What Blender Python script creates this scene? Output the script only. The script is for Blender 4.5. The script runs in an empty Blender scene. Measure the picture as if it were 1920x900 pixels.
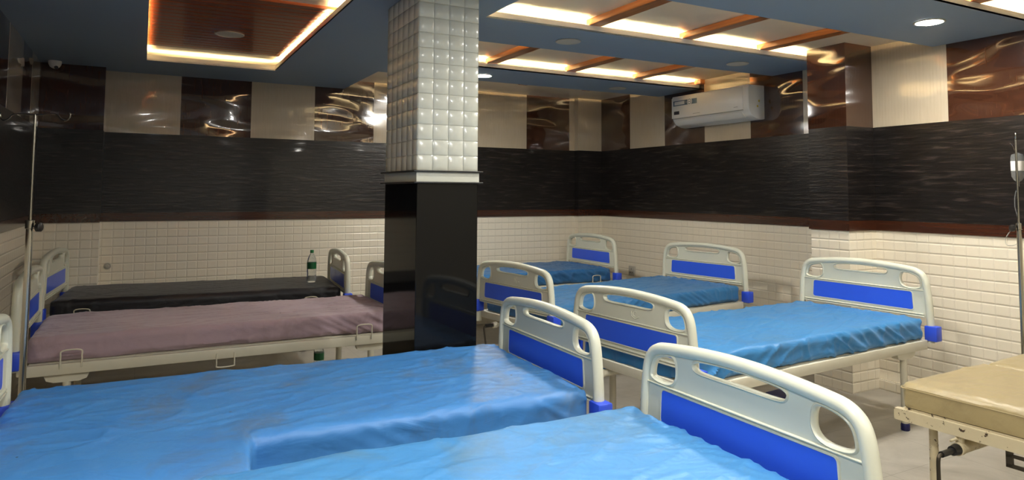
import bpy, bmesh, math, random
from mathutils import Vector, Matrix, noise
from mathutils.geometry import tessellate_polygon
PI = math.pi
S = bpy.context.scene
C = S.collection
random.seed(7)

# ------------------------------------------------------------------ camera, exposure, lights
cam_d = bpy.data.cameras.new('camera'); cam = bpy.data.objects.new('camera', cam_d); C.objects.link(cam)
S.camera = cam
cam_d.sensor_fit = 'HORIZONTAL'; cam_d.sensor_width = 36; cam_d.lens = 1296.408 / 1920 * 36
cam_d.shift_y = -(450 - 280.749) / 1920; cam_d.clip_start = 0.02
rt = Vector((0.88190, -0.47140, 0.00538)).normalized(); fw = Vector((0.47018, 0.88034, 0.06269)).normalized()
up = rt.cross(fw); rt = fw.cross(up)
cam.matrix_world = Matrix(((rt.x, up.x, -fw.x, 0), (rt.y, up.y, -fw.y, 0), (rt.z, up.z, -fw.z, 1.5), (0, 0, 0, 1)))

S.view_settings.view_transform = 'Standard'; S.view_settings.look = 'None'
S.view_settings.gamma = 1; S.view_settings.use_curve_mapping = False
EXPOSURE = 0.15
S.view_settings.exposure = EXPOSURE
W = bpy.data.worlds.new('world'); S.world = W; W.use_nodes = True
W.node_tree.nodes['Background'].inputs[0].default_value = (0.8, 0.85, 1, 1)
W.node_tree.nodes['Background'].inputs[1].default_value = 0.05
LED_POWER = 270.0         # warm cove strips
DOWN_POWER = 560.0        # cool lit downlights

# ------------------------------------------------------------------ room numbers (metres)
XL, XR, YB, YF = -0.80, 5.115, 7.258, -2.6
ZR, ZRT, ZT, ZB, ZC = 1.225, 1.302, 2.034, 2.595, 2.686

# ------------------------------------------------------------------ materials
def lin(r, g, b):
    f = lambda c: (c / 255 / 12.92) if c / 255 <= 0.04045 else ((c / 255 + 0.055) / 1.055) ** 2.4
    return (f(r), f(g), f(b), 1)
class NT:
    def __init__(s, name):
        s.m = bpy.data.materials.new(name); s.m.use_nodes = True; s.t = s.m.node_tree
        s.b = s.t.nodes['Principled BSDF']; s.co = None
    def n(s, typ, **kw):
        nd = s.t.nodes.new(typ)
        for k, v in kw.items():
            if k.startswith('i_'): nd.inputs[k[2:].replace('_', ' ')].default_value = v
            else: setattr(nd, k, v)
        return nd
    def l(s, a, b): s.t.links.new(a, b)
    def pos(s, scale=(1, 1, 1), obj=True):
        if s.co is None: s.co = s.n('ShaderNodeTexCoord').outputs['Object'] if obj else s.n('ShaderNodeNewGeometry').outputs['Position']
        mp = s.n('ShaderNodeMapping'); mp.inputs['Scale'].default_value = scale; s.l(s.co, mp.inputs['Vector']); return mp.outputs[0]
    def noise(s, vec, scale, detail=3, rough=0.5, dist=0):
        nd = s.n('ShaderNodeTexNoise'); nd.inputs['Scale'].default_value = scale; nd.inputs['Detail'].default_value = detail
        nd.inputs['Roughness'].default_value = rough; nd.inputs['Distortion'].default_value = dist
        s.l(vec, nd.inputs['Vector']); return nd.outputs['Fac']
    def math(s, op, a, b=None, c=None, clamp=False):
        nd = s.n('ShaderNodeMath', operation=op, use_clamp=clamp)
        for i, v in enumerate((a, b, c)):
            if v is None: continue
            if isinstance(v, (int, float)): nd.inputs[i].default_value = v
            else: s.l(v, nd.inputs[i])
        return nd.outputs[0]
    def ramp(s, fac, stops):
        nd = s.n('ShaderNodeValToRGB'); cr = nd.color_ramp
        while len(cr.elements) < len(stops): cr.elements.new(0.5)
        for e, (p, c) in zip(cr.elements, stops): e.position = p; e.color = c
        s.l(fac, nd.inputs[0]); return nd.outputs[0]
    def mix(s, fac, a, b):
        nd = s.n('ShaderNodeMix', data_type='RGBA')
        if isinstance(fac, (int, float)): nd.inputs[0].default_value = fac
        else: s.l(fac, nd.inputs[0])
        for i, v in ((6, a), (7, b)):
            if isinstance(v, tuple): nd.inputs[i].default_value = v
            else: s.l(v, nd.inputs[i])
        return nd.outputs[2]
    def bump(s, h, dist, strength=1.0, prev=None):
        nd = s.n('ShaderNodeBump'); nd.inputs['Distance'].default_value = dist; nd.inputs['Strength'].default_value = strength
        s.l(h, nd.inputs['Height'])
        if prev is not None: s.l(prev, nd.inputs['Normal'])
        s.l(nd.outputs[0], s.b.inputs['Normal']); return nd.outputs[0]
    def col(s, c):
        if isinstance(c, tuple): s.b.inputs['Base Color'].default_value = c
        else: s.l(c, s.b.inputs['Base Color'])
    def set(s, **kw):
        for k, v in kw.items(): s.b.inputs[k.replace('_', ' ')].default_value = v
        return s
def simple(name, c, rough=0.5, metal=0, coat=0, var=0.06, nscale=6, bump=0):
    t = NT(name); v = t.pos()
    n = t.noise(v, nscale, 4, 0.6)
    d = tuple(x * (1 - var * 3) for x in c[:3]) + (1,)
    t.col(t.mix(t.math('MULTIPLY', n, 0.9), c, d)); t.set(Roughness=rough, Metallic=metal, Coat_Weight=coat)
    if bump: t.bump(t.noise(v, 60, 3), bump)
    return t.m
def emit(name, c, strength):
    t = NT(name); t.col((0.8, 0.8, 0.8, 1)); t.b.inputs['Emission Color'].default_value = c; t.b.inputs['Emission Strength'].default_value = strength
    return t.m

def tile_mat(name, c, w, h, groove=0.010, depth=0.004, var=0.05):
    t = NT(name); g = t.pos((1, 1, 1), obj=False)
    sp = t.n('ShaderNodeSeparateXYZ'); t.l(g, sp.inputs[0])
    u = t.math('ADD', sp.outputs[0], sp.outputs[1])
    du = t.math('PINGPONG', u, w / 2); dv = t.math('PINGPONG', sp.outputs[2], h / 2)
    def ss(x, a, b):
        nd = t.n('ShaderNodeMapRange', interpolation_type='SMOOTHSTEP'); t.l(x, nd.inputs[0]); nd.inputs[1].default_value = a; nd.inputs[2].default_value = b
        return nd.outputs[0]
    hh = t.math('MULTIPLY', t.math('ADD', t.math('MULTIPLY', ss(du, 0.001, groove), 0.55), 0.45), ss(dv, 0.001, groove))
    joint = t.math('MULTIPLY', t.math('ADD', t.math('MULTIPLY', ss(du, 0.0005, 0.003), 0.4), 0.6), ss(dv, 0.0005, 0.003))
    big = t.noise(g, 1.5, 2)
    base = t.mix(t.math('MULTIPLY', big, 0.5), c, tuple(x * (1 - var) for x in c[:3]) + (1,))
    t.col(t.mix(joint, tuple(x * 0.78 for x in c[:3]) + (1,), base)); t.set(Roughness=0.28, Coat_Weight=0.2)
    wn = t.noise(g, 9, 2)
    t.bump(t.math('ADD', hh, t.math('MULTIPLY', wn, 0.15)), depth)
    return t.m
M = {}
M['tile'] = tile_mat('white_relief_tile', lin(232, 222, 200), 0.088, 0.0766, depth=0.003)
M['ctile'] = simple('white_glazed_tile', lin(214, 214, 200), 0.22, coat=0.3, var=0.03)
def pvc(name, c, c2, rough, wav, spec=0.5):
    t = NT(name); g = t.pos((1, 1, 1), obj=False)
    sp = t.n('ShaderNodeSeparateXYZ'); t.l(g, sp.inputs[0]); u = t.math('ADD', sp.outputs[0], sp.outputs[1])
    cb = t.n('ShaderNodeCombineXYZ'); t.l(t.math('MULTIPLY', u, 1.0), cb.inputs[0]); t.l(t.math('MULTIPLY', sp.outputs[2], 0.06), cb.inputs[1])
    grain = t.noise(cb.outputs[0], 70, 4, 0.65)
    t.col(t.mix(grain, c, c2)); t.set(Roughness=rough, Coat_Weight=1.0, Coat_Roughness=0.04, Specular_IOR_Level=spec)
    gr = t.math('PINGPONG', u, 0.0125)
    mp = t.pos((0.8, 0.8, 2.6), obj=False)
    low = t.noise(mp, 1.5, 1, 0.4, 0.4)
    a = t.bump(low, wav); t.bump(t.math('LESS_THAN', gr, 0.0012), -0.0006, prev=a)
    t.l(a, t.b.inputs['Coat Normal'])
    return t.m
M['cream'] = pvc('cream_pvc_cladding', lin(200, 186, 162), lin(184, 168, 142), 0.16, 0.03)
M['brown'] = pvc('brown_pvc_cladding', lin(76, 45, 30), lin(46, 25, 16), 0.12, 0.035)
def dark_band():
    t = NT('charcoal_laminate'); g = t.pos((1, 1, 1), obj=False)
    sp = t.n('ShaderNodeSeparateXYZ'); t.l(g, sp.inputs[0]); u = t.math('ADD', sp.outputs[0], sp.outputs[1])
    cb = t.n('ShaderNodeCombineXYZ'); t.l(t.math('MULTIPLY', u, 0.10), cb.inputs[0]); t.l(sp.outputs[2], cb.inputs[1])
    n1 = t.noise(cb.outputs[0], 42, 5, 0.62, 0.4)
    t.col(t.ramp(n1, [(0.30, lin(14, 11, 10)), (0.55, lin(26, 22, 20)), (0.74, lin(66, 56, 51))]))
    t.set(Roughness=0.3, Coat_Weight=0.3, Coat_Roughness=0.05, Specular_IOR_Level=0.35)
    low = t.noise(t.pos((0.5, 0.5, 1.4), obj=False), 2.0, 2)
    a = t.bump(low, 0.008); t.bump(n1, 0.0035, prev=a); t.l(a, t.b.inputs['Coat Normal'])
    return t.m
M['band'] = dark_band()
def wood(name, c1, c2, c3, rough, axis, coat=0.4):
    t = NT(name); sc = [14, 14, 14]; sc[axis] = 0.7
    n = t.noise(t.pos(tuple(sc), obj=False), 2.4, 5, 0.6, 0.5)
    t.col(t.ramp(n, [(0.25, c1), (0.5, c2), (0.78, c3)])); t.set(Roughness=rough, Coat_Weight=coat, Coat_Roughness=0.08)
    t.bump(n, 0.0006)
    return t.m
M['railx'] = wood('dark_wood_rail', lin(40, 17, 9), lin(58, 28, 15), lin(74, 38, 22), 0.2, 0)
M['raily'] = wood('dark_wood_rail_side', lin(40, 17, 9), lin(58, 28, 15), lin(74, 38, 22), 0.2, 1)
M['slat'] = wood('red_brown_plank', lin(104, 46, 20), lin(138, 66, 31), lin(164, 90, 46), 0.26, 0, 0.3)
M['beam'] = wood('orange_brown_beam', lin(120, 66, 30), lin(166, 100, 48), lin(196, 130, 72), 0.3, 1)
M['blue_ceiling'] = simple('slate_blue_paint', lin(138, 156, 172), 0.6, var=0.03, nscale=2)
M['lip'] = simple('white_gypsum_lip', lin(244, 243, 240), 0.6, var=0.02)
t = NT('cream_gloss_ceiling'); t.col(t.mix(t.noise(t.pos((1, 1, 1), obj=False), 2, 3), lin(226, 212, 190), lin(210, 196, 172)))
t.set(Roughness=0.35, Coat_Weight=0.3, Coat_Roughness=0.15); t.bump(t.noise(t.pos((1, 1, 1), obj=False), 1.6, 2), 0.01); M['tray'] = t.m
t = NT('grey_marble_floor'); g = t.pos((1, 1, 1), obj=False)
sp = t.n('ShaderNodeSeparateXYZ'); t.l(g, sp.inputs[0])
fx = t.math('PINGPONG', sp.outputs[0], 0.3); fy = t.math('PINGPONG', sp.outputs[1], 0.3)
j = t.math('GREATER_THAN', t.math('MINIMUM', fx, fy), 0.0012)
n = t.noise(g, 3, 8, 0.6, 1.2)
t.col(t.mix(j, lin(120, 112, 100), t.ramp(n, [(0.35, lin(176, 170, 158)), (0.6, lin(160, 154, 142)), (0.8, lin(142, 134, 122))]))); t.set(Roughness=0.3); M['floor'] = t.m
t = NT('black_granite'); v = t.pos((1, 1, 1), obj=False); t.col(t.mix(t.noise(v, 90, 3), lin(10, 10, 11), lin(22, 22, 22))); t.set(Roughness=0.07, Specular_IOR_Level=0.28); M['granite'] = t.m
M['wht'] = simple('off_white_moulded_plastic', lin(216, 216, 196), 0.34, var=0.03, nscale=4)
M['steel_paint'] = simple('ivory_painted_steel', lin(212, 206, 184), 0.38, var=0.05, nscale=9)
def chipped():
    t = NT('chipped_cream_paint'); v = t.pos()
    n = t.noise(v, 7, 5, 0.7); k = t.noise(v, 38, 4, 0.7)
    chips = t.math('GREATER_THAN', t.math('ADD', t.math('MULTIPLY', n, 0.5), t.math('MULTIPLY', k, 0.6)), 0.645)
    t.col(t.mix(chips, t.mix(n, lin(206, 194, 162), lin(184, 170, 136)), lin(60, 44, 30))); t.set(Roughness=0.42)
    return t.m
M['chipped'] = chipped()
M['panel_blue'] = simple('blue_gloss_panel', lin(50, 96, 232), 0.3, var=0.03)
M['bumper'] = simple('blue_rubbery_plastic', lin(48, 82, 216), 0.36, var=0.03)
M['navy'] = simple('navy_rubber', lin(22, 24, 84), 0.5)
M['black'] = simple('black_plastic', lin(26, 25, 24), 0.4)
M['chrome'] = simple('stainless_steel', lin(190, 186, 174), 0.2, metal=1, var=0.02)
M['dark_metal'] = simple('worn_dark_metal', lin(74, 68, 58), 0.42, metal=0.8)
M['ac'] = simple('ac_white_plastic', lin(232, 228, 218), 0.3, var=0.02)
M['grey_plastic'] = simple('grey_plastic', lin(176, 170, 156), 0.5)
M['disc'] = simple('beige_lamp_diffuser', lin(196, 190, 174), 0.4, var=0.02)
def sheet(name, c1, c2, stain, amt, rough, seed, sheen=0.1, fine=0.0012, flecks=True):
    t = NT(name); v = t.pos(); mp = t.n('ShaderNodeMapping'); mp.inputs['Location'].default_value = (seed, seed * 1.7, 0); t.l(v, mp.inputs[0]); v = mp.outputs[0]
    a = t.noise(v, 3.2, 4, 0.6); base = t.mix(a, c1, c2)
    s1 = t.noise(v, 2.6, 7, 0.68, 0.6)
    m = t.ramp(s1, [(0.50, (0, 0, 0, 1)), (0.68, (amt, amt, amt, 1))])
    c = t.mix(m, base, stain)
    if flecks:
        vo = t.n('ShaderNodeTexVoronoi', i_Scale=5.0); t.l(v, vo.inputs['Vector'])
        c = t.mix(t.math('LESS_THAN', vo.outputs['Distance'], 0.028), c, tuple(x * 0.25 for x in stain[:3]) + (1,))
    t.col(c); t.set(Roughness=rough, Sheen_Weight=sheen)
    ms = t.n('ShaderNodeMapping'); ms.inputs['Scale'].default_value = (1.0, 2.4, 2.0); ms.inputs['Rotation'].default_value = (0, 0, 0.5); t.l(v, ms.inputs[0])
    t.bump(t.noise(ms.outputs[0], 6, 3, 0.5, 0.8), fine * 5)
    return t.m
M['sheet1'] = sheet('bright_blue_rexine', lin(76, 144, 198), lin(60, 128, 190), lin(88, 116, 126), 0.6, 0.5, 3.1, 0.0)
M['sheet2'] = sheet('bright_blue_rexine_second', lin(70, 136, 198), lin(56, 118, 186), lin(90, 104, 116), 0.7, 0.5, 9.4, 0.0)
M['sheet3'] = sheet('mid_blue_rexine', lin(54, 132, 188), lin(40, 112, 172), lin(70, 110, 130), 0.3, 0.46, 5.2, flecks=False)
M['sheet4'] = sheet('steel_blue_rexine', lin(50, 120, 172), lin(38, 98, 152), lin(60, 90, 110), 0.3, 0.46, 6.7, flecks=False)
M['sheet5'] = sheet('dull_blue_rexine', lin(40, 106, 158), lin(30, 84, 138), lin(50, 80, 100), 0.3, 0.46, 1.3, flecks=False)
M['lilac'] = sheet('dusty_lilac_cotton', lin(176, 152, 156), lin(158, 136, 148), lin(120, 96, 96), 0.5, 0.85, 2.6, 0.3)
M['navy_sheet'] = sheet('black_navy_rexine', lin(16, 15, 22), lin(12, 11, 18), lin(30, 24, 24), 0.5, 0.5, 4.4, flecks=False)
M['navy_side'] = simple('navy_sheet_cloth', lin(24, 28, 66), 0.55)
M['cream_mat'] = sheet('khaki_rexine', lin(166, 150, 108), lin(152, 135, 94), lin(120, 102, 70), 0.5, 0.42, 8.8, flecks=False, fine=0.0008)
t = NT('clear_plastic'); t.col((0.93, 0.97, 0.95, 1)); t.set(Roughness=0.06, Transmission_Weight=0.9, IOR=1.2); M['clear'] = t.m
M['green'] = simple('green_label', lin(22, 96, 52), 0.4)
M['green_cap'] = simple('green_cap', lin(30, 110, 56), 0.4)
M['paper'] = simple('white_paper_label', lin(226, 222, 214), 0.6)
M['sticker_grey'] = simple('slate_sticker', lin(92, 112, 124), 0.5)
M['sticker_dark'] = simple('dark_energy_sticker', lin(52, 50, 56), 0.5)
M['yellow'] = simple('yellow_sticker', lin(206, 182, 40), 0.5)
M['led_dim'] = emit('warm_led_dim', (1.0, 0.72, 0.36, 1), LED_POWER * 0.5)
M['led'] = emit('warm_led', (1.0, 0.72, 0.36, 1), LED_POWER)
M['down'] = emit('cool_led', (1.0, 0.97, 0.90, 1), DOWN_POWER)

# ------------------------------------------------------------------ mesh helpers
def obj(name, bm, m, parent=None, smooth=True, ang=40):
    me = bpy.data.meshes.new(name); bmesh.ops.recalc_face_normals(bm, faces=bm.faces[:]); bm.to_mesh(me); bm.free()
    ms = m if isinstance(m, list) else [m]
    for x in ms: me.materials.append(x)
    if smooth:
        for p in me.polygons: p.use_smooth = True
        try: me.set_sharp_from_angle(angle=math.radians(ang))
        except Exception: pass
    o = bpy.data.objects.new(name, me); C.objects.link(o)
    if parent is not None: o.parent = parent
    return o
def bx(bm, x0, x1, y0, y1, z0, z1, bev=0.0, seg=2, rot=None, mi=0):
    r = bmesh.ops.create_cube(bm, size=1.0); vs = r['verts']
    Mx = Matrix.Translation(((x0 + x1) / 2, (y0 + y1) / 2, (z0 + z1) / 2)) @ Matrix.Diagonal((x1 - x0, y1 - y0, z1 - z0, 1))
    bmesh.ops.transform(bm, matrix=Mx, verts=vs)
    fs = list({f for v in vs for f in v.link_faces})
    for f in fs: f.material_index = mi
    if bev:
        es = list({e for v in vs for e in v.link_edges})
        r = bmesh.ops.bevel(bm, geom=es, offset=bev, segments=seg, profile=0.5, affect='EDGES')
        vs = list({v for f in r['faces'] for v in f.verts} | {v for v in vs if v.is_valid})
        for f in r['faces']: f.material_index = mi
    if rot is not None: bmesh.ops.transform(bm, matrix=rot, verts=vs)
    return vs
def box(name, x0, x1, y0, y1, z0, z1, m, parent=None, bev=0.0):
    bm = bmesh.new(); bx(bm, x0, x1, y0, y1, z0, z1, bev); return obj(name, bm, m, parent, smooth=False)
def cr(pts, n=6, closed=False):
    """Catmull-Rom resample"""
    P = [Vector(p) for p in pts]; out = []; N = len(P)
    rng = range(N if closed else N - 1)
    for i in rng:
        p0 = P[(i - 1) % N] if closed or i > 0 else P[0] * 2 - P[1]
        p1 = P[i]; p2 = P[(i + 1) % N]
        p3 = P[(i + 2) % N] if closed or i + 2 < N else P[-1] * 2 - P[-2]
        for k in range(n):
            t = k / n
            out.append(0.5 * ((2 * p1) + (p2 - p0) * t + (2 * p0 - 5 * p1 + 4 * p2 - p3) * t * t + (3 * p1 - p0 - 3 * p2 + p3) * t ** 3))
    if not closed: out.append(P[-1].copy())
    return out
def tube(bm, pts, r, seg=10, closed=False, ra=None, upv=None, mi=0):
    """sweep; r can be a list; ra = (a,b) ellipse: a along side vector, b along up vector upv"""
    P = [Vector(p) for p in pts]; N = len(P); rings = []
    prev = None
    for i, p in enumerate(P):
        a = P[i - 1] if (i > 0 or closed) else P[i]; b = P[(i + 1) % N] if (i < N - 1 or closed) else P[i]
        d = (b - a).normalized()
        if upv is not None: u = Vector(upv)
        elif prev is None: u = Vector((0, 0, 1)) if abs(d.z) < 0.9 else Vector((1, 0, 0))
        else: u = prev
        s = d.cross(u).normalized(); u = s.cross(d).normalized(); prev = u
        rr = r[i] if isinstance(r, list) else r
        A, B = ra if ra else (rr, rr)
        rings.append([bm.verts.new(p + s * (A * math.cos(2 * PI * k / seg)) + u * (B * math.sin(2 * PI * k / seg))) for k in range(seg)])
    fs = []
    for i in range(N if closed else N - 1):
        R0, R1 = rings[i], rings[(i + 1) % N]
        for k in range(seg): fs.append(bm.faces.new((R0[k], R0[(k + 1) % seg], R1[(k + 1) % seg], R1[k])))
    if not closed: fs.append(bm.faces.new(rings[0])); fs.append(bm.faces.new(rings[-1][::-1]))
    for f in fs: f.material_index = mi
def cyl(bm, p0, p1, r, seg=16, r2=None):
    tube(bm, [p0, p1], [r, r if r2 is None else r2], seg)
def lathe(bm, prof, c=(0, 0, 0), seg=24):
    rings = []
    for r, z in prof: rings.append([bm.verts.new((c[0] + max(r, 1e-4) * math.cos(2 * PI * k / seg), c[1] + max(r, 1e-4) * math.sin(2 * PI * k / seg), c[2] + z)) for k in range(seg)])
    for a, b in zip(rings, rings[1:]):
        for k in range(seg): bm.faces.new((a[k], a[(k + 1) % seg], b[(k + 1) % seg], b[k]))
    bm.faces.new(rings[0][::-1]); bm.faces.new(rings[-1])
def chaikin(P, it=3):
    for _ in range(it):
        Q = []
        for i in range(len(P)):
            a, b = P[i], P[(i + 1) % len(P)]
            Q += [(a[0] * .75 + b[0] * .25, a[1] * .75 + b[1] * .25), (a[0] * .25 + b[0] * .75, a[1] * .25 + b[1] * .75)]
        P = Q
    return P
def plate(bm, loops, x0, x1, mi=0):
    """extruded YZ polygon with holes between x0 and x1"""
    pl = [[Vector((a, b, 0)) for a, b in L] for L in loops]
    tris = tessellate_polygon(pl); flat = [p for L in loops for p in L]
    V0 = [bm.verts.new((x0, a, b)) for a, b in flat]; V1 = [bm.verts.new((x1, a, b)) for a, b in flat]
    for t_ in tris:
        for V in (V0, V1):
            try: bm.faces.new([V[i] for i in t_]).material_index = mi
            except ValueError: pass
    o = 0
    for L in loops:
        n = len(L)
        for i in range(n):
            j2 = (i + 1) % n; bm.faces.new((V0[o + i], V0[o + j2], V1[o + j2], V1[o + i])).material_index = mi
        o += n
def empty(name, loc=(0, 0, 0), rz=0):
    o = bpy.data.objects.new(name, None); C.objects.link(o); o.location = loc; o.rotation_euler = (0, 0, rz); o.empty_display_size = 0.1; return o
def tag(o, label, cat, group=None):
    o['label'] = label; o['category'] = cat
    if group: o['group'] = group
    return o
def struct(o): o['kind'] = 'structure'; return o
def copy_tree(o, parent=None):
    c = o.copy(); C.objects.link(c); c.parent = parent
    for ch in list(o.children): copy_tree(ch, c)
    return c

# ------------------------------------------------------------------ room shell
struct(box('floor', XL - 0.2, XR + 0.2, YF - 0.2, YB + 0.2, -0.1, 0, M['floor']))
def wall_section(wall, ax, pos, out, a0, a1, splits, ztop, cap=0.0):
    """dado, rail, band, upper panels on a wall face at `pos`; ax = 0: face normal along x. out = outward (away from room) sign"""
    T = 0.2
    def piece(name, b0, b1, z0, z1, m, proud):
        lo, hi = sorted((pos - out * proud, pos + out * T))
        if ax == 0: return box(name, lo, hi, b0, b1, z0, z1, m, wall, 0)
        return box(name, b0, b1, lo, hi, z0, z1, m, wall, 0)
    piece('tiled_dado', a0, a1, 0, ZR, M['tile'], 0.0)
    piece('wood_rail', a0, a1, ZR, ZRT, M['raily' if ax == 0 else 'railx'], 0.012)
    piece('dark_laminate_band', a0, a1, ZRT, ZT, M['band'], 0.004)
    prev = a0
    for b, k in splits:
        piece('cream_cladding_panel' if k == 'c' else 'brown_cladding_panel', prev, b, ZT, ztop, M['cream' if k == 'c' else 'brown'], 0.006 if k == 'c' else 0.005)
        prev = b
wb = struct(empty('wall_back')); wr = struct(empty('wall_right')); wl = struct(empty('wall_left')); wf = struct(empty('wall_front'))
wall_section(wb, 1, YB, 1, XL, XR, [(-0.316, 'b'), (0.30, 'c'), (0.932, 'b'), (1.552, 'c'), (2.181, 'b'), (2.81, 'c'), (3.12, 'b'), (4.071, 'c'), (4.683, 'b'), (XR, 'c')], ZC)
wall_section(wr, 0, XR, 1, YF, YB, [(-1.3, 'b'), (-0.7, 'c'), (0.5, 'b'), (1.1, 'c'), (2.892, 'b'), (3.493, 'c'), (3.76, 'b'), (4.129, 'c'), (4.73, 'b'), (5.341, 'c'), (5.961, 'b'), (6.581, 'c'), (YB, 'b')], ZC)
wall_section(wl, 0, XL, -1, YF, YB, [(0.4, 'b'), (1.0, 'c'), (2.2, 'b'), (2.8, 'c'), (3.9, 'b'), (4.5, 'c'), (5.48, 'b'), (6.08, 'c'), (6.55, 'b'), (7.0, 'c'), (YB, 'b')], ZC)
box('plaster', XL, XR, YF - 0.2, YF, 0, ZC, simple('beige_wall_paint', lin(176, 168, 150), 0.8), wf)
# pilasters
def pilaster(name, x0, x1, y0, y1, ztop, mat_up):
    e = struct(empty(name))
    box('tiled_dado', x0, x1, y0, y1, 0, ZR, M['tile'], e)
    box('wood_rail', x0 - 0.012, x1 + 0.0, y0 - 0.012, y1 + 0.012, ZR, ZRT, M['raily'], e)
    box('dark_laminate_band', x0 - 0.003, x1, y0 - 0.003, y1 + 0.003, ZRT, ZT, M['band'], e)
    box('upper_cladding', x0 - 0.004, x1, y0 - 0.004, y1 + 0.004, ZT, ztop, mat_up, e)
pilaster('wall_right_pilaster', 4.79, XR, 3.48, 3.82, ZC, M['brown'])
pilaster('wall_corner_pilaster', 4.765, XR, 7.17, YB, ZC, M['cream'])
pilaster('wall_left_pilaster', XL, -0.316, 7.06, YB, ZB, M['brown'])
# skirting
struct(box('baseboard_right', XR - 0.012, XR, YF, 3.48, 0, 0.08, M['tile']))

# upper ceiling
cl = struct(empty('ceiling'))
box('upper_ceiling', XL - 0.2, XR + 0.2, YF - 0.2, YB + 0.2, ZC, ZC + 0.1, M['tray'], cl)
# lower blue ceiling: grid of slabs around trays
TL = (0.0, 1.03, 3.0, 6.49)        # left tray x0 x1 y0 y1
X2 = 1.855
Y0, Y1f, Y1b, Y2f, Y2b = 2.26, 2.99, 3.835, 4.464, 5.412
Y3 = 6.062
TH = 0.012
def slab(x0, x1, y0, y1): box('blue_gypsum_slab', x0, x1, y0, y1, ZB, ZB + TH, M['blue_ceiling'], cl)
slab(XL, TL[0], YF, YB); slab(TL[0], TL[1], TL[3], YB); slab(TL[0], TL[1], YF, TL[2])
slab(TL[1], X2, YF, YB)
slab(X2, XR, Y0, Y1f); slab(X2, XR, Y1b, Y2f); slab(X2, XR, Y2b, Y3); slab(X2, XR, YF, -0.9)
def lip(x0, x1, y0, y1): box('white_cove_lip', x0, x1, y0, y1, ZB + 0.0005, ZB + 0.045, M['lip'], cl)
LT = 0.012
trays = [(X2, XR, -0.9, Y0, True), (X2, XR, Y1f, Y1b, True), (X2, XR, Y2f, Y2b, True), (X2, XR, Y3, YB, False), (TL[0], TL[1], TL[2], TL[3], True)]
def strip(x0, x1, y0, y1, m='led'):
    box('led_strip', x0, x1, y0, y1, ZB + 0.028, ZB + 0.039, M[m], cl)
for k, (x0, x1, y0, y1, lit) in enumerate(trays):
    left = k == 4
    yb = y1 if y1 < YB else None
    if yb: lip(x0 - LT if not left else x0 - LT, x1 + (LT if left else 0), y1, y1 + LT)
    lip(x0 - LT, x1 + (LT if left else 0), y0 - LT, y0)
    lip(x0 - LT, x0, y0, y1)
    if left: lip(x1, x1 + LT, y0, y1)
    if lit:
        strip(x0 + 0.02, x1 - 0.03, y1 + 0.018, y1 + 0.028, 'led_dim' if left else 'led')
        if left:
            strip(x0 - 0.028, x0 - 0.018, y0, y1, 'led_dim'); strip(x1 + 0.018, x1 + 0.028, y0, y1, 'led_dim')
        if k == 1: strip(x0 - 0.028, x0 - 0.018, y0, y1)
# wood beams in the trays
for (ya, yb_) in ((Y0 - 2.9, Y0 + 0.06), (Y1f - 0.12, Y1b + 0.04), (Y2f - 0.12, Y2b + 0.04), (Y3 - 0.1, 6.36)):
    for xa in (2.64, 3.467, 4.265):
        b = box('ceiling_beam', xa, xa + 0.1, ya, yb_, 2.641, ZC, M['beam'], cl, 0.004)
box('beam_end_block', 5.05, XR - 0.006, 5.33, 5.42, 2.641, ZC, M['beam'], cl, 0.003)
# wood plank panel in left tray
bm = bmesh.new(); y = 4.40
while y < 6.14:
    bx(bm, TL[0] - 0.1, TL[1] + 0.1, y, y + 0.088, 2.668, ZC + 0.001); bx(bm, TL[0] - 0.1, TL[1] + 0.1, y + 0.088, y + 0.1, 2.678, ZC + 0.001); y += 0.1
obj('plank_panel', bm, M['slat'], cl, smooth=False)

# ------------------------------------------------------------------ tiled column
col = struct(empty('column_1'))
cx0, cx1, cy0, cy1 = 1.26, 1.612, 3.41, 3.94
box('granite_cladding', cx0, cx1, cy0, cy1, 0, 1.552, M['granite'], col, 0.004)
bm = bmesh.new(); bx(bm, cx0 - 0.022, cx1 + 0.022, cy0 - 0.022, cy1 + 0.022, 1.549, 1.557, 0.002); bx(bm, cx0 - 0.022, cx1 + 0.022, cy0 - 0.022, cy1 + 0.022, 1.609, 1.617, 0.002)
obj('trim_ledge', bm, M['black'], col)
box('white_band', cx0 - 0.003, cx1 + 0.006, cy0 - 0.003, cy1 + 0.006, 1.557, 1.609, M['ctile'], col, 0.002)
bm = bmesh.new(); e = 0.008
bx(bm, cx0 + e, cx1 - e, cy0 + e, cy1 - e, 1.617, ZB)
nz = 12; hz = (ZB - 1.617) / nz
def pillow(ax, face, u0, u1, z0, z1, out):
    g = 0.0008; n = 4; d = 0.0045
    grid = []
    for i in range(n + 1):
        row = []
        for j_ in range(n + 1):
            fu, fv = i / n, j_ / n
            edge = lambda q: min(1, min(q, 1 - q) / 0.16)
            fu2 = [0, .08, .5, .92, 1][i]; fv2 = [0, .08, .5, .92, 1][j_]
            hgt = d * (0 if (i in (0, n) or j_ in (0, n)) else (0.92 if (i != 2 or j_ != 2) else 1.0))
            u = u0 + g + (u1 - u0 - 2 * g) * fu2; z = z0 + g + (z1 - z0 - 2 * g) * fv2; w = face + out * (hgt - d)
            row.append(bm.verts.new((w, u, z) if ax == 0 else (u, w, z)))
        grid.append(row)
    for i in range(n):
        for j_ in range(n): bm.faces.new((grid[i][j_], grid[i + 1][j_], grid[i + 1][j_ + 1], grid[i][j_ + 1]))
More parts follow.
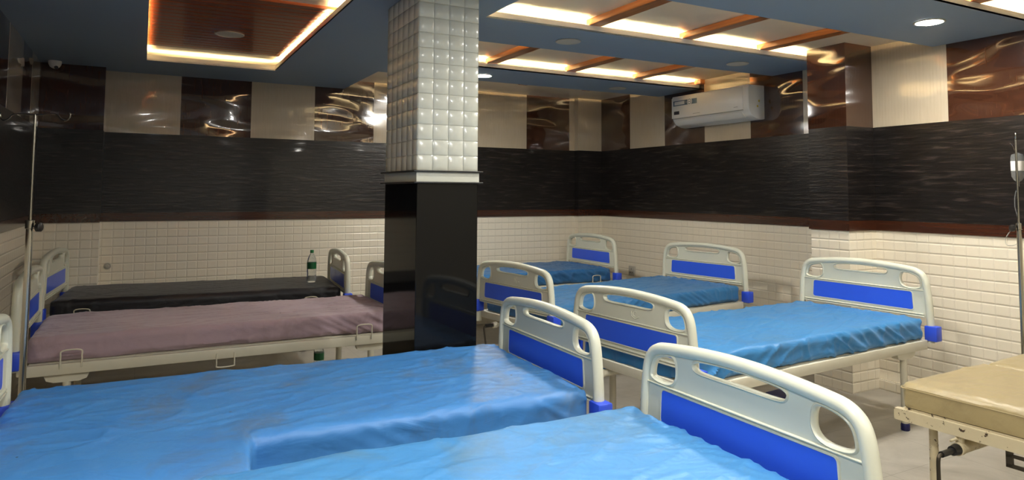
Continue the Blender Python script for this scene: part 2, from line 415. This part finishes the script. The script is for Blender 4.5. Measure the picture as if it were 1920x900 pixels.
for k in range(nz):
    z0 = 1.617 + k * hz; z1 = z0 + hz
    for i in range(4):
        w = (cx1 - cx0) / 4
        pillow(1, cy0, cx0 + i * w, cx0 + (i + 1) * w, z0, z1, -1); pillow(1, cy1, cx0 + i * w, cx0 + (i + 1) * w, z0, z1, 1)
    for i in range(6):
        w = (cy1 - cy0) / 6
        pillow(0, cx0, cy0 + i * w, cy0 + (i + 1) * w, z0, z1, -1); pillow(0, cx1, cy0 + i * w, cy0 + (i + 1) * w, z0, z1, 1)
obj('white_relief_tiling', bm, M['ctile'], col, ang=50)

# ------------------------------------------------------------------ ceiling lights
def ceiling_lamp(x, y, z, lit, label, r=0.088, warm=False):
    e = empty('ceiling_light', (x, y, z))
    bm = bmesh.new(); lathe(bm, [(r * 0.86, -0.001), (r, -0.001), (r + 0.004, -0.004), (r, -0.008), (r * 0.88, -0.008), (r * 0.86, -0.005)]); obj('rim', bm, M['disc'], e)
    bm = bmesh.new(); lathe(bm, [(r * 0.87, -0.001), (r * 0.87, -0.006), (r * 0.5, -0.0075), (0.001, -0.008)]); obj('diffuser', bm, M['down'] if lit else M['disc'], e)
    tag(e, label, 'ceiling light', 'round recessed ceiling lights')
ceiling_lamp(4.35, 2.56, ZB, True, 'brightly lit round downlight in the front blue beam at upper right')
ceiling_lamp(2.77, 5.77, ZB, True, 'small lit downlight in the rear blue beam beside the tiled column')
ceiling_lamp(2.67, 4.15, ZB, False, 'unlit beige round light in the middle blue beam near the tiled column')
ceiling_lamp(4.365, 4.17, ZB, False, 'unlit beige round light in the middle blue beam above the air conditioner side')
ceiling_lamp(4.32, 5.77, ZB, False, 'unlit round light in the rear blue beam, left of the air conditioner')
ceiling_lamp(0.535, 5.46, 2.668, False, 'beige round speaker disc set in the red brown plank ceiling', 0.1)  # a ceiling speaker, not a lamp; reuses the round lamp mesh
for k, (x, y) in enumerate([(1.45, 1.35), (1.45, -0.6), (0.15, 1.0), (3.1, -1.5), (4.5, -1.5), (2.7, 2.62)]):  # unseen downlights, added to brighten the beds and end boards
    ceiling_lamp(x, y, ZB, True, 'added lit downlight out of view, brightening the ward from the camera side')

# ------------------------------------------------------------------ bed parts
def mattress_bm(L, Wd, H, seed, amp=1.0, side_fold=1.0, NX=230, NS=180, R=0.045, endfold=1.0, sag=0.0, spread=None):
    bm = bmesh.new(); rings = []
    hw = Wd / 2
    # cross-section parameterisation (y,z) of rounded rectangle, start bottom centre, go +y
    def sec(s):
        segs = [(hw - R), PI * R / 2, H - 2 * R, PI * R / 2, 2 * (hw - R), PI * R / 2, H - 2 * R, PI * R / 2, (hw - R)]
        d = s * sum(segs); i = 0
        while i < 8 and d > segs[i]: d -= segs[i]; i += 1
        a = d / R
        if i == 0: return (d, 0), (0, -1)
        if i == 1: return (hw - R + R * math.sin(a), R - R * math.cos(a)), (math.sin(a), -math.cos(a))
        if i == 2: return (hw, R + d), (1, 0)
        if i == 3: return (hw - R + R * math.cos(a), H - R + R * math.sin(a)), (math.cos(a), math.sin(a))
        if i == 4: return (hw - R - d, H), (0, 1)
        if i == 5: return (-hw + R - R * math.sin(a), H - R + R * math.cos(a)), (-math.sin(a), math.cos(a))
        if i == 6: return (-hw, H - R - d), (-1, 0)
        if i == 7: return (-hw + R - R * math.cos(a), R - R * math.sin(a)), (-math.cos(a), -math.sin(a))
        return (-hw + R + d, 0), (0, -1)
    xs = []
    er = 0.05
    for k in range(6): a = k / 6 * PI / 2; xs.append((-L / 2 + er - er * math.cos(a), 1 - (1 - math.sin(a)) * 0.9 if k else 0.0))
    for k in range(NX + 1): xs.append((-L / 2 + er + (L - 2 * er) * k / NX, 1.0))
    for k in range(1, 7): a = k / 6 * PI / 2; xs.append((L / 2 - er + er * math.sin(a), 1 - (1 - math.cos(a)) * 0.9 if k < 6 else 0.0))
    for (x, sc) in xs:
        ring = []
        inset = er * (1 - sc)
        for j_ in range(NS):
            (y, z), (ny, nz_) = sec(j_ / NS)
            p = Vector((x * 1.6 + seed, y * 1.6, z * 1.6))
            endn = max(0, 1 - (L / 2 - abs(x)) / 0.55)
            n1 = noise.noise(p * 1.3) * 0.013
            q = Vector(((x + y * 0.5) * 2.6 + seed * 2, (y - x * 0.35) * 9.5, z * 3))
            cr1 = 1 - abs(noise.noise(q)) * 2.2; cr1 = max(0, cr1) ** 5 * 0.006
            q2 = Vector(((x - y * 0.9) * 3.6 - seed, (y + x * 0.5) * 14, z * 3 + 5))
            cr2 = max(0, 1 - abs(noise.noise(q2)) * 2.6) ** 4 * 0.005 * (0.35 + endn)
            d = (n1 * 0.55 + cr1 * 1.1 + cr2 * 1.25) * amp
            if abs(ny) > 0.5:    # hanging side
                fold = noise.noise(Vector(((x + math.copysign(1, x) * z * 1.8) * 9 + seed, seed, z * 1.5)))
                fold = max(0, 1 - abs(fold) * 2.4) ** 2 * max(0, min(1, 0.45 + 1.6 * noise.noise(Vector((x * 2.3, seed * 3, 1)))))
                d += fold * (0.006 + 0.016 * max(endn, 0.3 if side_fold > 1 else 0)) * side_fold
                d -= 0.02 * math.sin(min(1, max(0, z / H)) * PI) * 0.4 * side_fold
            elif nz_ > 0.5: d += -sag * (1 - (y / hw) ** 2)
            yy = y - ny * inset + ny * d; zz = z - (nz_ * inset * 0.6 if nz_ > 0 else 0) + nz_ * d
            if spread and x < spread[0] and y < -hw + 0.10:      # the loose sheet pulled across the gap to the next bed
                k_ = min(1, (spread[0] - x) / 0.03); t_ = min(1, (-hw + 0.10 - y) / 0.10)
                yy -= spread[1] * t_ * k_; zz += 0.006 * t_ * math.sin(x * 6)
            if z < 0.02 and abs(ny) > 0.2: zz += 0.012 * noise.noise(Vector((x * 5, seed, y))) + 0.004
            if nz_ > 0.1: zz += 0.005 * noise.noise(Vector((x * 3.1, seed + 4, y * 0.3))) * min(1, max(0, (abs(y) - hw + 0.14) / 0.14))
            if sc == 0: yy = y * 0.93; zz = H * 0.5 + (z - H * 0.5) * 0.7
            ring.append(bm.verts.new((x, yy, max(zz, 0.0))))
        rings.append(ring)
    for a, b in zip(rings, rings[1:]):
        for k in range(NS): bm.faces.new((a[k], a[(k + 1) % NS], b[(k + 1) % NS], b[k]))
    bm.faces.new(rings[0]); bm.faces.new(rings[-1][::-1])
    return bm

OUT = [(.474, .47), (.474, .60), (.468, .72), (.460, .80), (.448, .865), (.428, .905), (.392, .928), (.34, .938), (.22, .950), (.10, .957), (0, .959)]
RIM = [(a, b) for a, b in OUT] + [(-a, b) for a, b in OUT[-2::-1]]
def end_board(parent, x, dz, name, facing):
    """moulded head/foot board with handles, own local origin at bed floor level"""
    bm = bmesh.new()
    tube(bm, cr([(x, a, b + dz) for a, b in RIM], 5), 0.022, 14, ra=(0.022, 0.024), upv=(1, 0, 0))
    z0 = .628
    body = [(.46, z0)] + [(a, b) for a, b in OUT if b > z0 + 0.05] + [(-a, b) for a, b in OUT[-2::-1] if b > z0 + 0.05] + [(-.46, z0)]
    hole = chaikin([(.285, .812), (.428, .812), (.424, .862), (.405, .898), (.355, .917), (.285, .922)], 3)
    hole2 = [(-a, b) for a, b in hole]
    slot = chaikin([(.205, .928), (.198, .893), (.15, .887), (0, .889), (-.15, .887), (-.198, .893), (-.205, .928), (-.10, .937), (0, .940), (.10, .937)], 2)
    sh = lambda L: [(a, b + dz) for a, b in L]
    plate(bm, [sh(body), sh(hole), sh(hole2), sh(slot)], x - 0.009, x + 0.009)
    for L in (hole, hole2): tube(bm, [(x, a, b + dz) for a, b in L], 0.011, 8, True, ra=(0.008, 0.015), upv=(1, 0, 0))
    tube(bm, [(x, a, b + dz) for a, b in slot], 0.009, 8, True, ra=(0.006, 0.015), upv=(1, 0, 0))
    fr = chaikin([(.372, .668), (.362, .792), (-.362, .792), (-.372, .668)], 3)
    fr = []
    for (cy_, cz_, a0) in ((.352, .776, 0), (-.352, .776, 90), (-.358, .684, 180), (.358, .684, 270)):
        for k in range(5): a = math.radians(a0 + k * 22.5); fr.append((cy_ + .016 * math.cos(a), cz_ + .016 * math.sin(a)))
    for s in (-1, 1): tube(bm, [(x + s * 0.009, a, b + dz) for a, b in fr], 0.005, 6, True)
    # raised flutes under the panel and the solid side cheeks
    for zz in (.634, .648): 
        bx(bm, x - 0.018, x + 0.018, -.44, .44, zz - 0.004 + dz, zz + 0.004 + dz, 0.003)
    bx(bm, x - 0.016, x + 0.016, -.45, .45, .800 + dz, .808 + dz, 0.005)
    o = obj(name, bm, M['wht'], parent, ang=50)
    bm = bmesh.new(); inner = [(a * 0.992, (b - .73) * 0.94 + .73 + dz) for a, b in fr]
    plate(bm, [inner], x - 0.0125, x + 0.0125)
    p = obj('blue_panel', bm, M['panel_blue'], o); p['label'] = 'glossy blue inset panel'
    if name == 'footboard':
        bm = bmesh.new(); hx = []
        for s in (1,):
            for k in range(1, 6): a = math.radians(60 * k + 30); hx.append((x + 0.010, 0.06 + .034 * math.cos(a), .852 + .026 * math.sin(a)))
            tube(bm, hx, 0.0028, 6)
            tube(bm, [(x + 0.010, 0.06 + .018 * math.cos(math.radians(a)), .852 + .014 * math.sin(math.radians(a))) for a in range(60, 300, 30)], 0.0024, 6)
        obj('raised_emblem', bm, M['wht'], o)
    for s in (-1, 1):
        bm = bmesh.new(); bx(bm, x - 0.036, x + 0.034, s * .488 - .040, s * .488 + .040, .548, .645, 0.008)
        c = obj('corner_bumper', bm, M['bumper'], parent); c['label'] = 'blue corner bumper'
    return o
BL = 2.2   # bed length between boards
def make_frame(parent):
    bm = bmesh.new(); L = BL / 2 - 0.03
    for s in (-1, 1): bx(bm, -L, L, s * .452 - .017, s * .452 + .017, .495, .555, 0.006)
    for s in (-1, 1): bx(bm, s * L - .02, s * L + .02, -.455, .455, .50, .553, 0.006)
    obj('bed_frame', bm, M['steel_paint'], parent)
    bm = bmesh.new(); bx(bm, -L + .03, L - .03, -.43, .43, .545, .556, 0.002)
    for x in (-.7, -.35, 0, .35, .7): bx(bm, x - .015, x + .015, -.44, .44, .515, .545)
    obj('deck', bm, M['steel_paint'], parent)
    for sx in (-1, 1):
        for sy in (-1, 1):
            bm = bmesh.new(); x, y = sx * .86, sy * .42
            plate(bm, [[(-.0, 0)]] if False else [[(-.11, .497), (.11, .497), (.095, .462), (.06, .450), (-.06, .450), (-.095, .462)]], -.022, .022)
            bmesh.ops.transform(bm, matrix=Matrix.Translation((x, y, 0)) @ Matrix.Rotation(PI / 2, 4, 'Z'), verts=bm.verts[:])
            cyl(bm, (x, y, .46), (x, y, 0.03), 0.021)
            l = obj('leg', bm, M['steel_paint'], parent)
            bm = bmesh.new(); lathe(bm, [(0.024, 0), (0.027, 0.004), (0.027, 0.035), (0.022, 0.045)], (x, y, 0)); f = obj('rubber_foot', bm, M['navy'], l)
    for (x, y, upw) in ((-.84, -.475, 1), (-.84, .475, 1), (.80, -.475, 1), (.80, .475, 1), (-.05, -.475, -1), (-.05, .475, -1)):
        bm = bmesh.new(); h = .05 * upw
        tube(bm, cr([(x - .05, y, .53), (x - .05, y, .53 + h + .012 * upw), (x - .042, y, .575 + h if upw > 0 else .50 + h), (x + .042, y, .575 + h if upw > 0 else .50 + h), (x + .05, y, .53 + h + .012 * upw), (x + .05, y, .53)], 4), .0042, 8)
        obj('mattress_stop', bm, M['steel_paint'], parent)
    for y in (-.22, .22):
        k = None
        bm = bmesh.new(); cyl(bm, (.55, y, .475), (1.12, y, .475), .018); cyl(bm, (1.10, y, .475), (1.135, y, .475), .023)
        bx(bm, .98, 1.0, y - .025, y + .025, .47, .51); c = obj('crank_tube', bm, M['steel_paint'], parent)
        bm = bmesh.new(); cyl(bm, (1.13, y, .475), (1.20, y, .475), .013)
        obj('crank_grip', bm, M['black'], parent)
        bm = bmesh.new(); tube(bm, [(1.20, y, .475), (1.212, y, .470), (1.215, y, .455), (1.215, y + .03, .33)], .007, 8); obj('crank_arm', bm, M['dark_metal'], parent)
proto = empty('hospital_bed')
make_frame(proto)
end_board(proto, -BL / 2, 0.065, 'headboard', -1)
end_board(proto, BL / 2, 0.0, 'footboard', 1)
GB = 'hospital beds with white plastic end boards'
def place_bed(o, c, yaw, label, mat, seed, **kw):
    z0 = kw.pop('z0', .5565); o.location = (c[0], c[1], 0); o.rotation_euler = (0, 0, yaw); tag(o, label, 'hospital bed', GB)
    bm = mattress_bm(BL - .10, kw.pop('w', .92), kw.pop('h', .138), seed, **kw)
    bmesh.ops.translate(bm, verts=bm.verts[:], vec=(0, 0, z0))
    m = obj('mattress', bm, mat, o, ang=80); return m
def two(a, b):  # head point, foot point -> centre and yaw
    dx, dy = b[0] - a[0], b[1] - a[1]; return ((a[0] + b[0]) / 2, (a[1] + b[1]) / 2), math.atan2(dy, dx)
beds = [
 ((-.50, 1.68), (1.70, 1.64), 'nearest hospital bed with bright blue sheet, its right end board largest in view', 'sheet1', 1.7, dict(w=.985, h=.198, z0=.512)),
 ((-.46, 2.97), (1.70, 2.88), 'hospital bed with stained bright blue sheet, second from the camera, in front of the column', 'sheet2', 5.3, dict(w=.985, h=.185, z0=.512, spread=(-.25, .24))),
 ((-.57, 5.02), (1.63, 5.02), 'hospital bed with dusty lilac sheet, behind the left drip stand', 'lilac', 8.1, dict(amp=0.8, w=.86)),
 ((-.57, 6.55), (1.60, 6.38), 'hospital bed with black navy mattress along the back wall', 'navy_sheet', 2.9, dict(amp=0.5, side_fold=0.3)),
 ((4.58, 3.24), (2.37, 3.08), 'hospital bed with mid blue sheet, headboard in front of the right wall pilaster', 'sheet3', 11.4, dict(side_fold=1.5)),
 ((4.70, 4.95), (2.49, 4.66), 'hospital bed with blue sheet, headboard below the air conditioner', 'sheet4', 14.2, dict(side_fold=1.2)),
 ((4.57, 6.62), (2.37, 6.60), 'hospital bed with dull blue sheet, farthest away in the right back corner', 'sheet5', 17.9, dict(side_fold=1.2)),
]
trees = [proto] + [copy_tree(proto) for _ in beds[1:]]
bed_objs = []
for o, (h, f, lab, mat, seed, kw) in zip(trees, beds):
    c, yaw = two(h, f); m = place_bed(o, c, yaw, lab, M[mat], seed, **kw); bed_objs.append(o)
for o in bed_objs[:2] + bed_objs[4:6]:                      # the draped sheets hide the stops of the two nearest beds
    for ch in list(o.children):
        if ch.name.startswith('mattress_stop'): bpy.data.objects.remove(ch)
# overhanging foot sheet of the middle right bed
bm = bmesh.new(); NXs, NZs = 40, 8; g = []
for i in range(NXs + 1):
    row = []; y = -.43 + .86 * i / NXs
    low = .50 - .02 * math.sin(i * .3) + (0.05 if i > 32 else 0)
    for k in range(NZs + 1):
        z = .66 + (low - .66) * k / NZs
        row.append(bm.verts.new((1.062 + .010 * math.sin(i * 0.9 + k * .2) * k / NZs, y, z)))
    g.append(row)
for i in range(NXs):
    for k in range(NZs): bm.faces.new((g[i][k], g[i + 1][k], g[i + 1][k + 1], g[i][k + 1]))
ov = obj('hanging_sheet_end', bm, M['sheet3'], bed_objs[4]); md = ov.modifiers.new('thick', 'SOLIDIFY'); md.thickness = 0.003

# ------------------------------------------------------------------ cream couch (lower right)
cc = empty('hospital_bed', (3.17, 2.07, 0), math.radians(2.5))
tag(cc, 'worn cream bed with khaki mattress and chipped frame at lower right, no end board', 'hospital bed')
LW, LL = .86, 1.86   # local: x 0..LL, y 0..-LW
bm = bmesh.new()
def sqtube(bm, x0, x1, y0, y1, z0, z1, ax, w=0.004):
    # hollow open-ended square tube along axis ax (0 or 1)
    if ax == 0:
        bx(bm, x0, x1, y0, y1, z1 - w, z1); bx(bm, x0, x1, y0, y1, z0, z0 + w); bx(bm, x0, x1, y0, y0 + w, z0 + w, z1 - w); bx(bm, x0, x1, y1 - w, y1, z0 + w, z1 - w)
    else:
        bx(bm, x0, x1, y0, y1, z1 - w, z1); bx(bm, x0, x1, y0, y1, z0, z0 + w); bx(bm, x0, x0 + w, y0, y1, z0 + w, z1 - w); bx(bm, x1 - w, x1, y0, y1, z0 + w, z1 - w)
sqtube(bm, 0, 0.035, -LW - 0.02, 0.02, .448, .50, 1)
sqtube(bm, LL - .035, LL, -LW, 0, .448, .50, 1)
sqtube(bm, 0.035, LL - .035, -.038, 0, .448, .50, 0); sqtube(bm, 0.035, LL - .035, -LW, -LW + .038, .448, .50, 0)
obj('bed_frame', bm, M['chipped'], cc, ang=20)
box('deck', .02, LL - .02, -LW + .02, -.02, .5005, .508, M['chipped'], cc)
for x in (.10, LL - .12):
    for y in (-.105, -LW + .10):
        bm = bmesh.new(); cyl(bm, (x, y, .447), (x, y, .03), .0175, 16, .022); l = obj('leg', bm, M['chipped'], cc)
        bm = bmesh.new(); lathe(bm, [(0.024, 0), (0.027, 0.004), (0.026, 0.03)], (x, y, 0)); obj('rubber_foot', bm, M['black'], l)
for nm, xa, xb, sd in (('mattress', .015, .80, 21.0), ('mattress', .803, LL - .01, 23.0)):
    bm = mattress_bm(xb - xa, LW - .04, .108, sd, amp=0.55, side_fold=0.0, NX=70, NS=96, R=0.02, sag=-0.004)
    bmesh.ops.translate(bm, verts=bm.verts[:], vec=((xa + xb) / 2, -LW / 2 + .02, .512))
    mt = obj(nm, bm, M['cream_mat'], cc, ang=80)
    bm = bmesh.new(); zt = .509 + .088; P = []
    hw = (LW - .04) / 2 + .001; r_ = .02; cxm = (xa + xb) / 2; hl = (xb - xa) / 2 - .001
    for (sx, sy, a0) in ((1, 1, 0), (-1, 1, 90), (-1, -1, 180), (1, -1, 270)):
        for k in range(5):
            a = math.radians(a0 + 22.5 * k); P.append((cxm + sx * (hl - r_) + r_ * math.cos(a), -LW / 2 + .02 + sy * (hw - r_) + r_ * math.sin(a), zt))
    tube(bm, P, .0035, 6, True); obj('piping', bm, M['cream_mat'], mt)
# crank
cky = -.26
bm = bmesh.new(); cyl(bm, (.02, cky, .395), (.42, cky, .395), .026); cyl(bm, (-.005, cky, .395), (.02, cky, .395), .028)
bx(bm, .01, .035, cky - .014, cky + .014, .40, .45, 0.003); tube(bm, [(.0, cky + .0, .44), (-.006, cky + .018, .428), (.004, cky + .03, .42)], .006, 8)
obj('crank_tube', bm, M['chipped'], cc)
bm = bmesh.new(); cyl(bm, (-.045, cky, .395), (-.004, cky, .395), .020, 16, .024); cyl(bm, (-.13, cky, .395), (-.045, cky, .395), .013); obj('crank_grip', bm, M['black'], cc)
bm = bmesh.new(); tube(bm, cr([(-.125, cky, .395), (-.145, cky, .392), (-.155, cky, .37), (-.156, cky, .30), (-.156, cky, .21)], 4), .008, 10); obj('crank_arm', bm, M['dark_metal'], cc)
bm = bmesh.new()
for yy in (-.46, -.62): bx(bm, .0, .014, yy - .012, yy + .012, .385, .448)
bx(bm, .0, .012, -.632, -.448, .383, .397); bx(bm, .0, .012, -.632, -.448, .425, .437); obj('dark_bracket', bm, M['dark_metal'], cc)

# ------------------------------------------------------------------ drip stands
def drip_stand(loc, rz, zthick, ztop, label, tilt=0.0, krz=0.0):
    e = empty('drip_stand', loc, rz); tag(e, label, 'drip stand', 'stainless steel drip stands')
    bm = bmesh.new(); cyl(bm, (0, 0, .09), (0, 0, zthick), .0145, 18); obj('lower_tube', bm, M['chrome'], e)
    bm = bmesh.new(); cyl(bm, (0, 0, zthick - .01), (tilt, 0, ztop), .0065, 12); obj('upper_rod', bm, M['chrome'], e)
    bm = bmesh.new()
    for s in (-1, 1):
        tube(bm, cr([(tilt, 0, ztop), (tilt + s * .06, 0, ztop + .004), (tilt + s * .10, 0, ztop + .002), (tilt + s * .122, 0, ztop - .018), (tilt + s * .142, 0, ztop - .026), (tilt + s * .158, 0, ztop - .016), (tilt + s * .162, 0, ztop + .002), (tilt + s * .158, 0, ztop + .008)], 5), .0036, 8)
    obj('hook_bar', bm, M['chrome'], e)
    bm = bmesh.new(); lathe(bm, [(.0155, -.02), (.0185, -.018), (.0185, .018), (.0155, .02)], (0, 0, zthick)); cyl(bm, (.01, 0, zthick - .012), (.035, 0, zthick - .012), .006)
    obj('collar', bm, M['chrome'], e).rotation_euler[2] = krz
    bm = bmesh.new(); r = 0.021; n = 24; pts = []
    tube(bm, [(.030, 0, zthick - .012), (.034, 0, zthick - .012), (.050, 0, zthick - .012), (.054, 0, zthick - .012)], [.012, .021, .021, .014], 14); obj('knob', bm, M['black'], e).rotation_euler[2] = krz
    for k in range(5):
        a = k * 2 * PI / 5 + .3; bm = bmesh.new(); tube(bm, [(0, 0, .10), (.12 * math.cos(a), .12 * math.sin(a), .085), (.22 * math.cos(a), .22 * math.sin(a), .062)], .010, 8); l = obj('leg', bm, M['chrome'], e)
        bm = bmesh.new(); tube(bm, [(.22 * math.cos(a) - .01 * math.sin(a), .22 * math.sin(a) + .01 * math.cos(a), .026), (.22 * math.cos(a) + .01 * math.sin(a), .22 * math.sin(a) - .01 * math.cos(a), .026)], .026, 16); cyl(bm, (.22 * math.cos(a), .22 * math.sin(a), .03), (.22 * math.cos(a), .22 * math.sin(a), .062), .007); obj('caster', bm, M['black'], l)
    return e
drip_stand((-.447, 3.85, 0), math.radians(-28), 1.345, 1.85, 'steel drip stand with two hooks and black knob, on the left beside the lilac bed')
drip_stand((4.80, 2.315, 0), math.radians(26), 1.312, 1.87, 'steel drip stand holding a clear bottle, at the right edge by the cream bed', 0.0, math.radians(126))
# IV bottle hanging from the right stand
dx, dy = math.cos(math.radians(152)), math.sin(math.radians(152))
ib = empty('drip_bottle', (4.80 + .140, 2.315 + .062, 1.59)); tag(ib, 'clear drip bottle with thin tube hanging from the right drip stand', 'drip bottle')
bm = bmesh.new(); lathe(bm, [(.006, -.03), (.008, 0), (.02, .008), (.034, .03), (.036, .06), (.036, .155), (.030, .175), (.012, .182), (.004, .186)]); obj('bottle_body', bm, M['clear'], ib)
bm = bmesh.new(); lathe(bm, [(.0362, .07), (.0366, .072), (.0366, .13), (.0362, .132)]); obj('label', bm, M['paper'], ib)
bm = bmesh.new(); tube(bm, cr([(0, 0, -.03), (-.02, .01, -.08), (-.03, .01, -.16), (-.02, .0, -.25), (-.07, .02, -.31), (-.11, .03, -.36), (-.10, .03, -.40), (-.05, .01, -.40), (.01, 0, -.37)], 6), .0026, 6); obj('tube', bm, M['clear'], ib)
bm = bmesh.new(); tube(bm, cr([(.0, 0, .183), (-.006, .01, .20), (-.012, .02, .235), (-.02, .03, .25)], 4), .0018, 6); obj('hanger', bm, M['chrome'], ib)

# ------------------------------------------------------------------ bottles
def bottle(x, y, z, label):
    e = empty('water_bottle', (x, y, z)); tag(e, label, 'bottle', 'clear water bottles with green labels')
    bm = bmesh.new(); lathe(bm, [(.034, 0), (.040, .006), (.041, .05), (.038, .075), (.041, .10), (.041, .155), (.040, .185), (.032, .215), (.018, .245), (.013, .255), (.013, .262)]); obj('bottle_body', bm, M['clear'], e)
    bm = bmesh.new(); lathe(bm, [(.0405, .118), (.0415, .119), (.0415, .175), (.0405, .176)]); obj('label', bm, M['green'], e)
    bm = bmesh.new(); lathe(bm, [(.0155, .258), (.016, .262), (.016, .282), (.014, .285)]); obj('cap', bm, M['green_cap'], e)
bottle(1.36, 6.33, .700, 'clear plastic water bottle with green label standing on the black mattress')
bottle(1.34, 5.88, 0, 'clear plastic bottle with green label standing on the floor under the lilac bed side')

# ------------------------------------------------------------------ air conditioner
ac = empty('air_conditioner', (XR - .006, 5.08, 2.20)); tag(ac, 'white split air conditioner on the right wall under the ceiling', 'air conditioner')
HL = .52
prof = [(0, .0), (-.05, -.004), (-.11, .004), (-.165, .030), (-.198, .075), (-.208, .13), (-.21, .27), (-.205, .306), (-.19, .318), (0, .32)]
pr = cr([(a, 0, b) for a, b in prof], 4)
bm = bmesh.new(); nY = 2; rr = []
for y, s in ((-HL, .97), (-HL + .012, 1.0), (HL - .012, 1.0), (HL, .97)):
    rr.append([bm.verts.new((p.x * s, y, .16 + (p.z - .16) * s)) for p in pr])
for a, b in zip(rr, rr[1:]):
    for k in range(len(pr)): bm.faces.new((a[k], a[(k + 1) % len(pr)], b[(k + 1) % len(pr)], b[k]))
bm.faces.new(rr[0]); bm.faces.new(rr[-1][::-1]); obj('body', bm, M['ac'], ac, ang=35)
bm = bmesh.new(); bx(bm, -.2165, -.209, -HL + .06, HL - .005, .088, .300, .003); obj('front_panel', bm, M['ac'], ac)
bm = bmesh.new(); tube(bm, [(-.178, -HL + .08, .040), (-.178, HL - .04, .040)], .01, 6, ra=(.034, .004), upv=(.7, 0, .7)); obj('louver', bm, M['ac'], ac)
box('air_slot', -.2125, -.2085, -HL + .06, HL - .02, .080, .087, M['grey_plastic'], ac)
fxp = -.2172
bm = bmesh.new(); bx(bm, fxp, fxp + .0008, .14, .49, .215, .268); s_ = obj('banner_sticker', bm, M['sticker_grey'], ac)
bm = bmesh.new(); bx(bm, fxp - .0006, fxp, .32, .47, .225, .259)
for k in range(6): bx(bm, fxp - .0006, fxp, .295 - k * .0 + .0, .305, .23, .255)
obj('sticker_text_block', bm, M['paper'], s_)
bm = bmesh.new(); tube(bm, [(fxp - .0015, .245, .243), (fxp + .0003, .245, .243)], .036, 24); o_ = obj('round_seal', bm, M['ac'], s_)
bm = bmesh.new()
tube(bm, [(fxp - .002, .245 + .024 * math.cos(a), .243 + .024 * math.sin(a)) for a in [2 * PI * k / 20 for k in range(20)]], .003, 6, True)
tube(bm, [(fxp - .002, .235, .243), (fxp - .002, .255, .243)], .004, 6); obj('round_seal_ring', bm, M['sticker_grey'], s_)
box('energy_sticker', fxp, fxp + .0008, .40, .48, .125, .160, M['sticker_dark'], ac)
box('maker_mark', fxp, fxp + .0008, .10, .20, .112, .117, M['grey_plastic'], ac)
box('model_mark', fxp, fxp + .0008, -.40, -.35, .115, .120, M['grey_plastic'], ac)
for (y, z) in ((-.08, .12), (-.09, .17)):
    bm = bmesh.new(); pts = [(-.08 - .012 * 0 + (.016 if k % 2 == 0 else .008) * math.cos(k * PI / 5), z + (.016 if k % 2 == 0 else .008) * math.sin(k * PI / 5)) for k in range(10)]
    V = [bm.verts.new((a + (0.01 if z > .15 else -.01), -HL - .0012, b)) for a, b in pts]; bm.faces.new(V); obj('star_sticker', bm, M['yellow'], ac)

# ------------------------------------------------------------------ small things
dome = empty('dome_camera', (-.684, 6.93, ZB)); tag(dome, 'small white dome security camera under the dark left end of the ceiling', 'security camera')
bm = bmesh.new(); lathe(bm, [(.048, 0), (.05, -.006), (.047, -.028), (.036, -.05)][::-1] ); obj('housing', bm, M['ac'], dome)
bm = bmesh.new(); lathe(bm, [(.001, -.066), (.016, -.063), (.028, -.056), (.035, -.048)]); obj('ball', bm, M['ac'], dome)
bm = bmesh.new(); d0 = Vector((.35, -.85, -.35)).normalized(); c0 = Vector((0, 0, -.045)); tube(bm, [c0 + d0 * .026, c0 + d0 * .044], .014, 14); obj('lens', bm, M['black'], dome)

sk = empty('wall_socket', (XR, 6.55, .60)); tag(sk, 'grey wall socket low on the tiled right wall between two headboards', 'socket')
bm = bmesh.new(); bx(bm, -.022, 0, -.055, .055, -.055, .055, .006); obj('plate', bm, M['grey_plastic'], sk)
bm = bmesh.new()
for (a, b) in ((-.02, -.02), (.02, -.02), (0, .02)): tube(bm, [(-.0235, a, b), (-.021, a, b)], .006, 10)
obj('socket_holes', bm, M['black'], sk)
sk = empty('wall_hook', (-.25, YB, .825)); tag(sk, 'small round grey knob on the tiled back wall above the black mattress', 'wall knob')
bm = bmesh.new(); tube(bm, [(0, 0, 0), (0, -.012, 0), (0, -.014, 0), (0, -.03, 0)], [.03, .028, .014, .012], 16); obj('knob_body', bm, M['grey_plastic'], sk)

nb = empty('floor_pad', (4.10, 3.52, 0), .1); tag(nb, 'folded navy pad lying on the floor under the mid blue bed', 'pad')
bm = bmesh.new(); bx(bm, -.13, .13, -.09, .09, 0, .045, .012, 3); bx(bm, -.12, .125, -.085, .085, .046, .092, .014, 3); obj('padding', bm, M['navy'], nb)
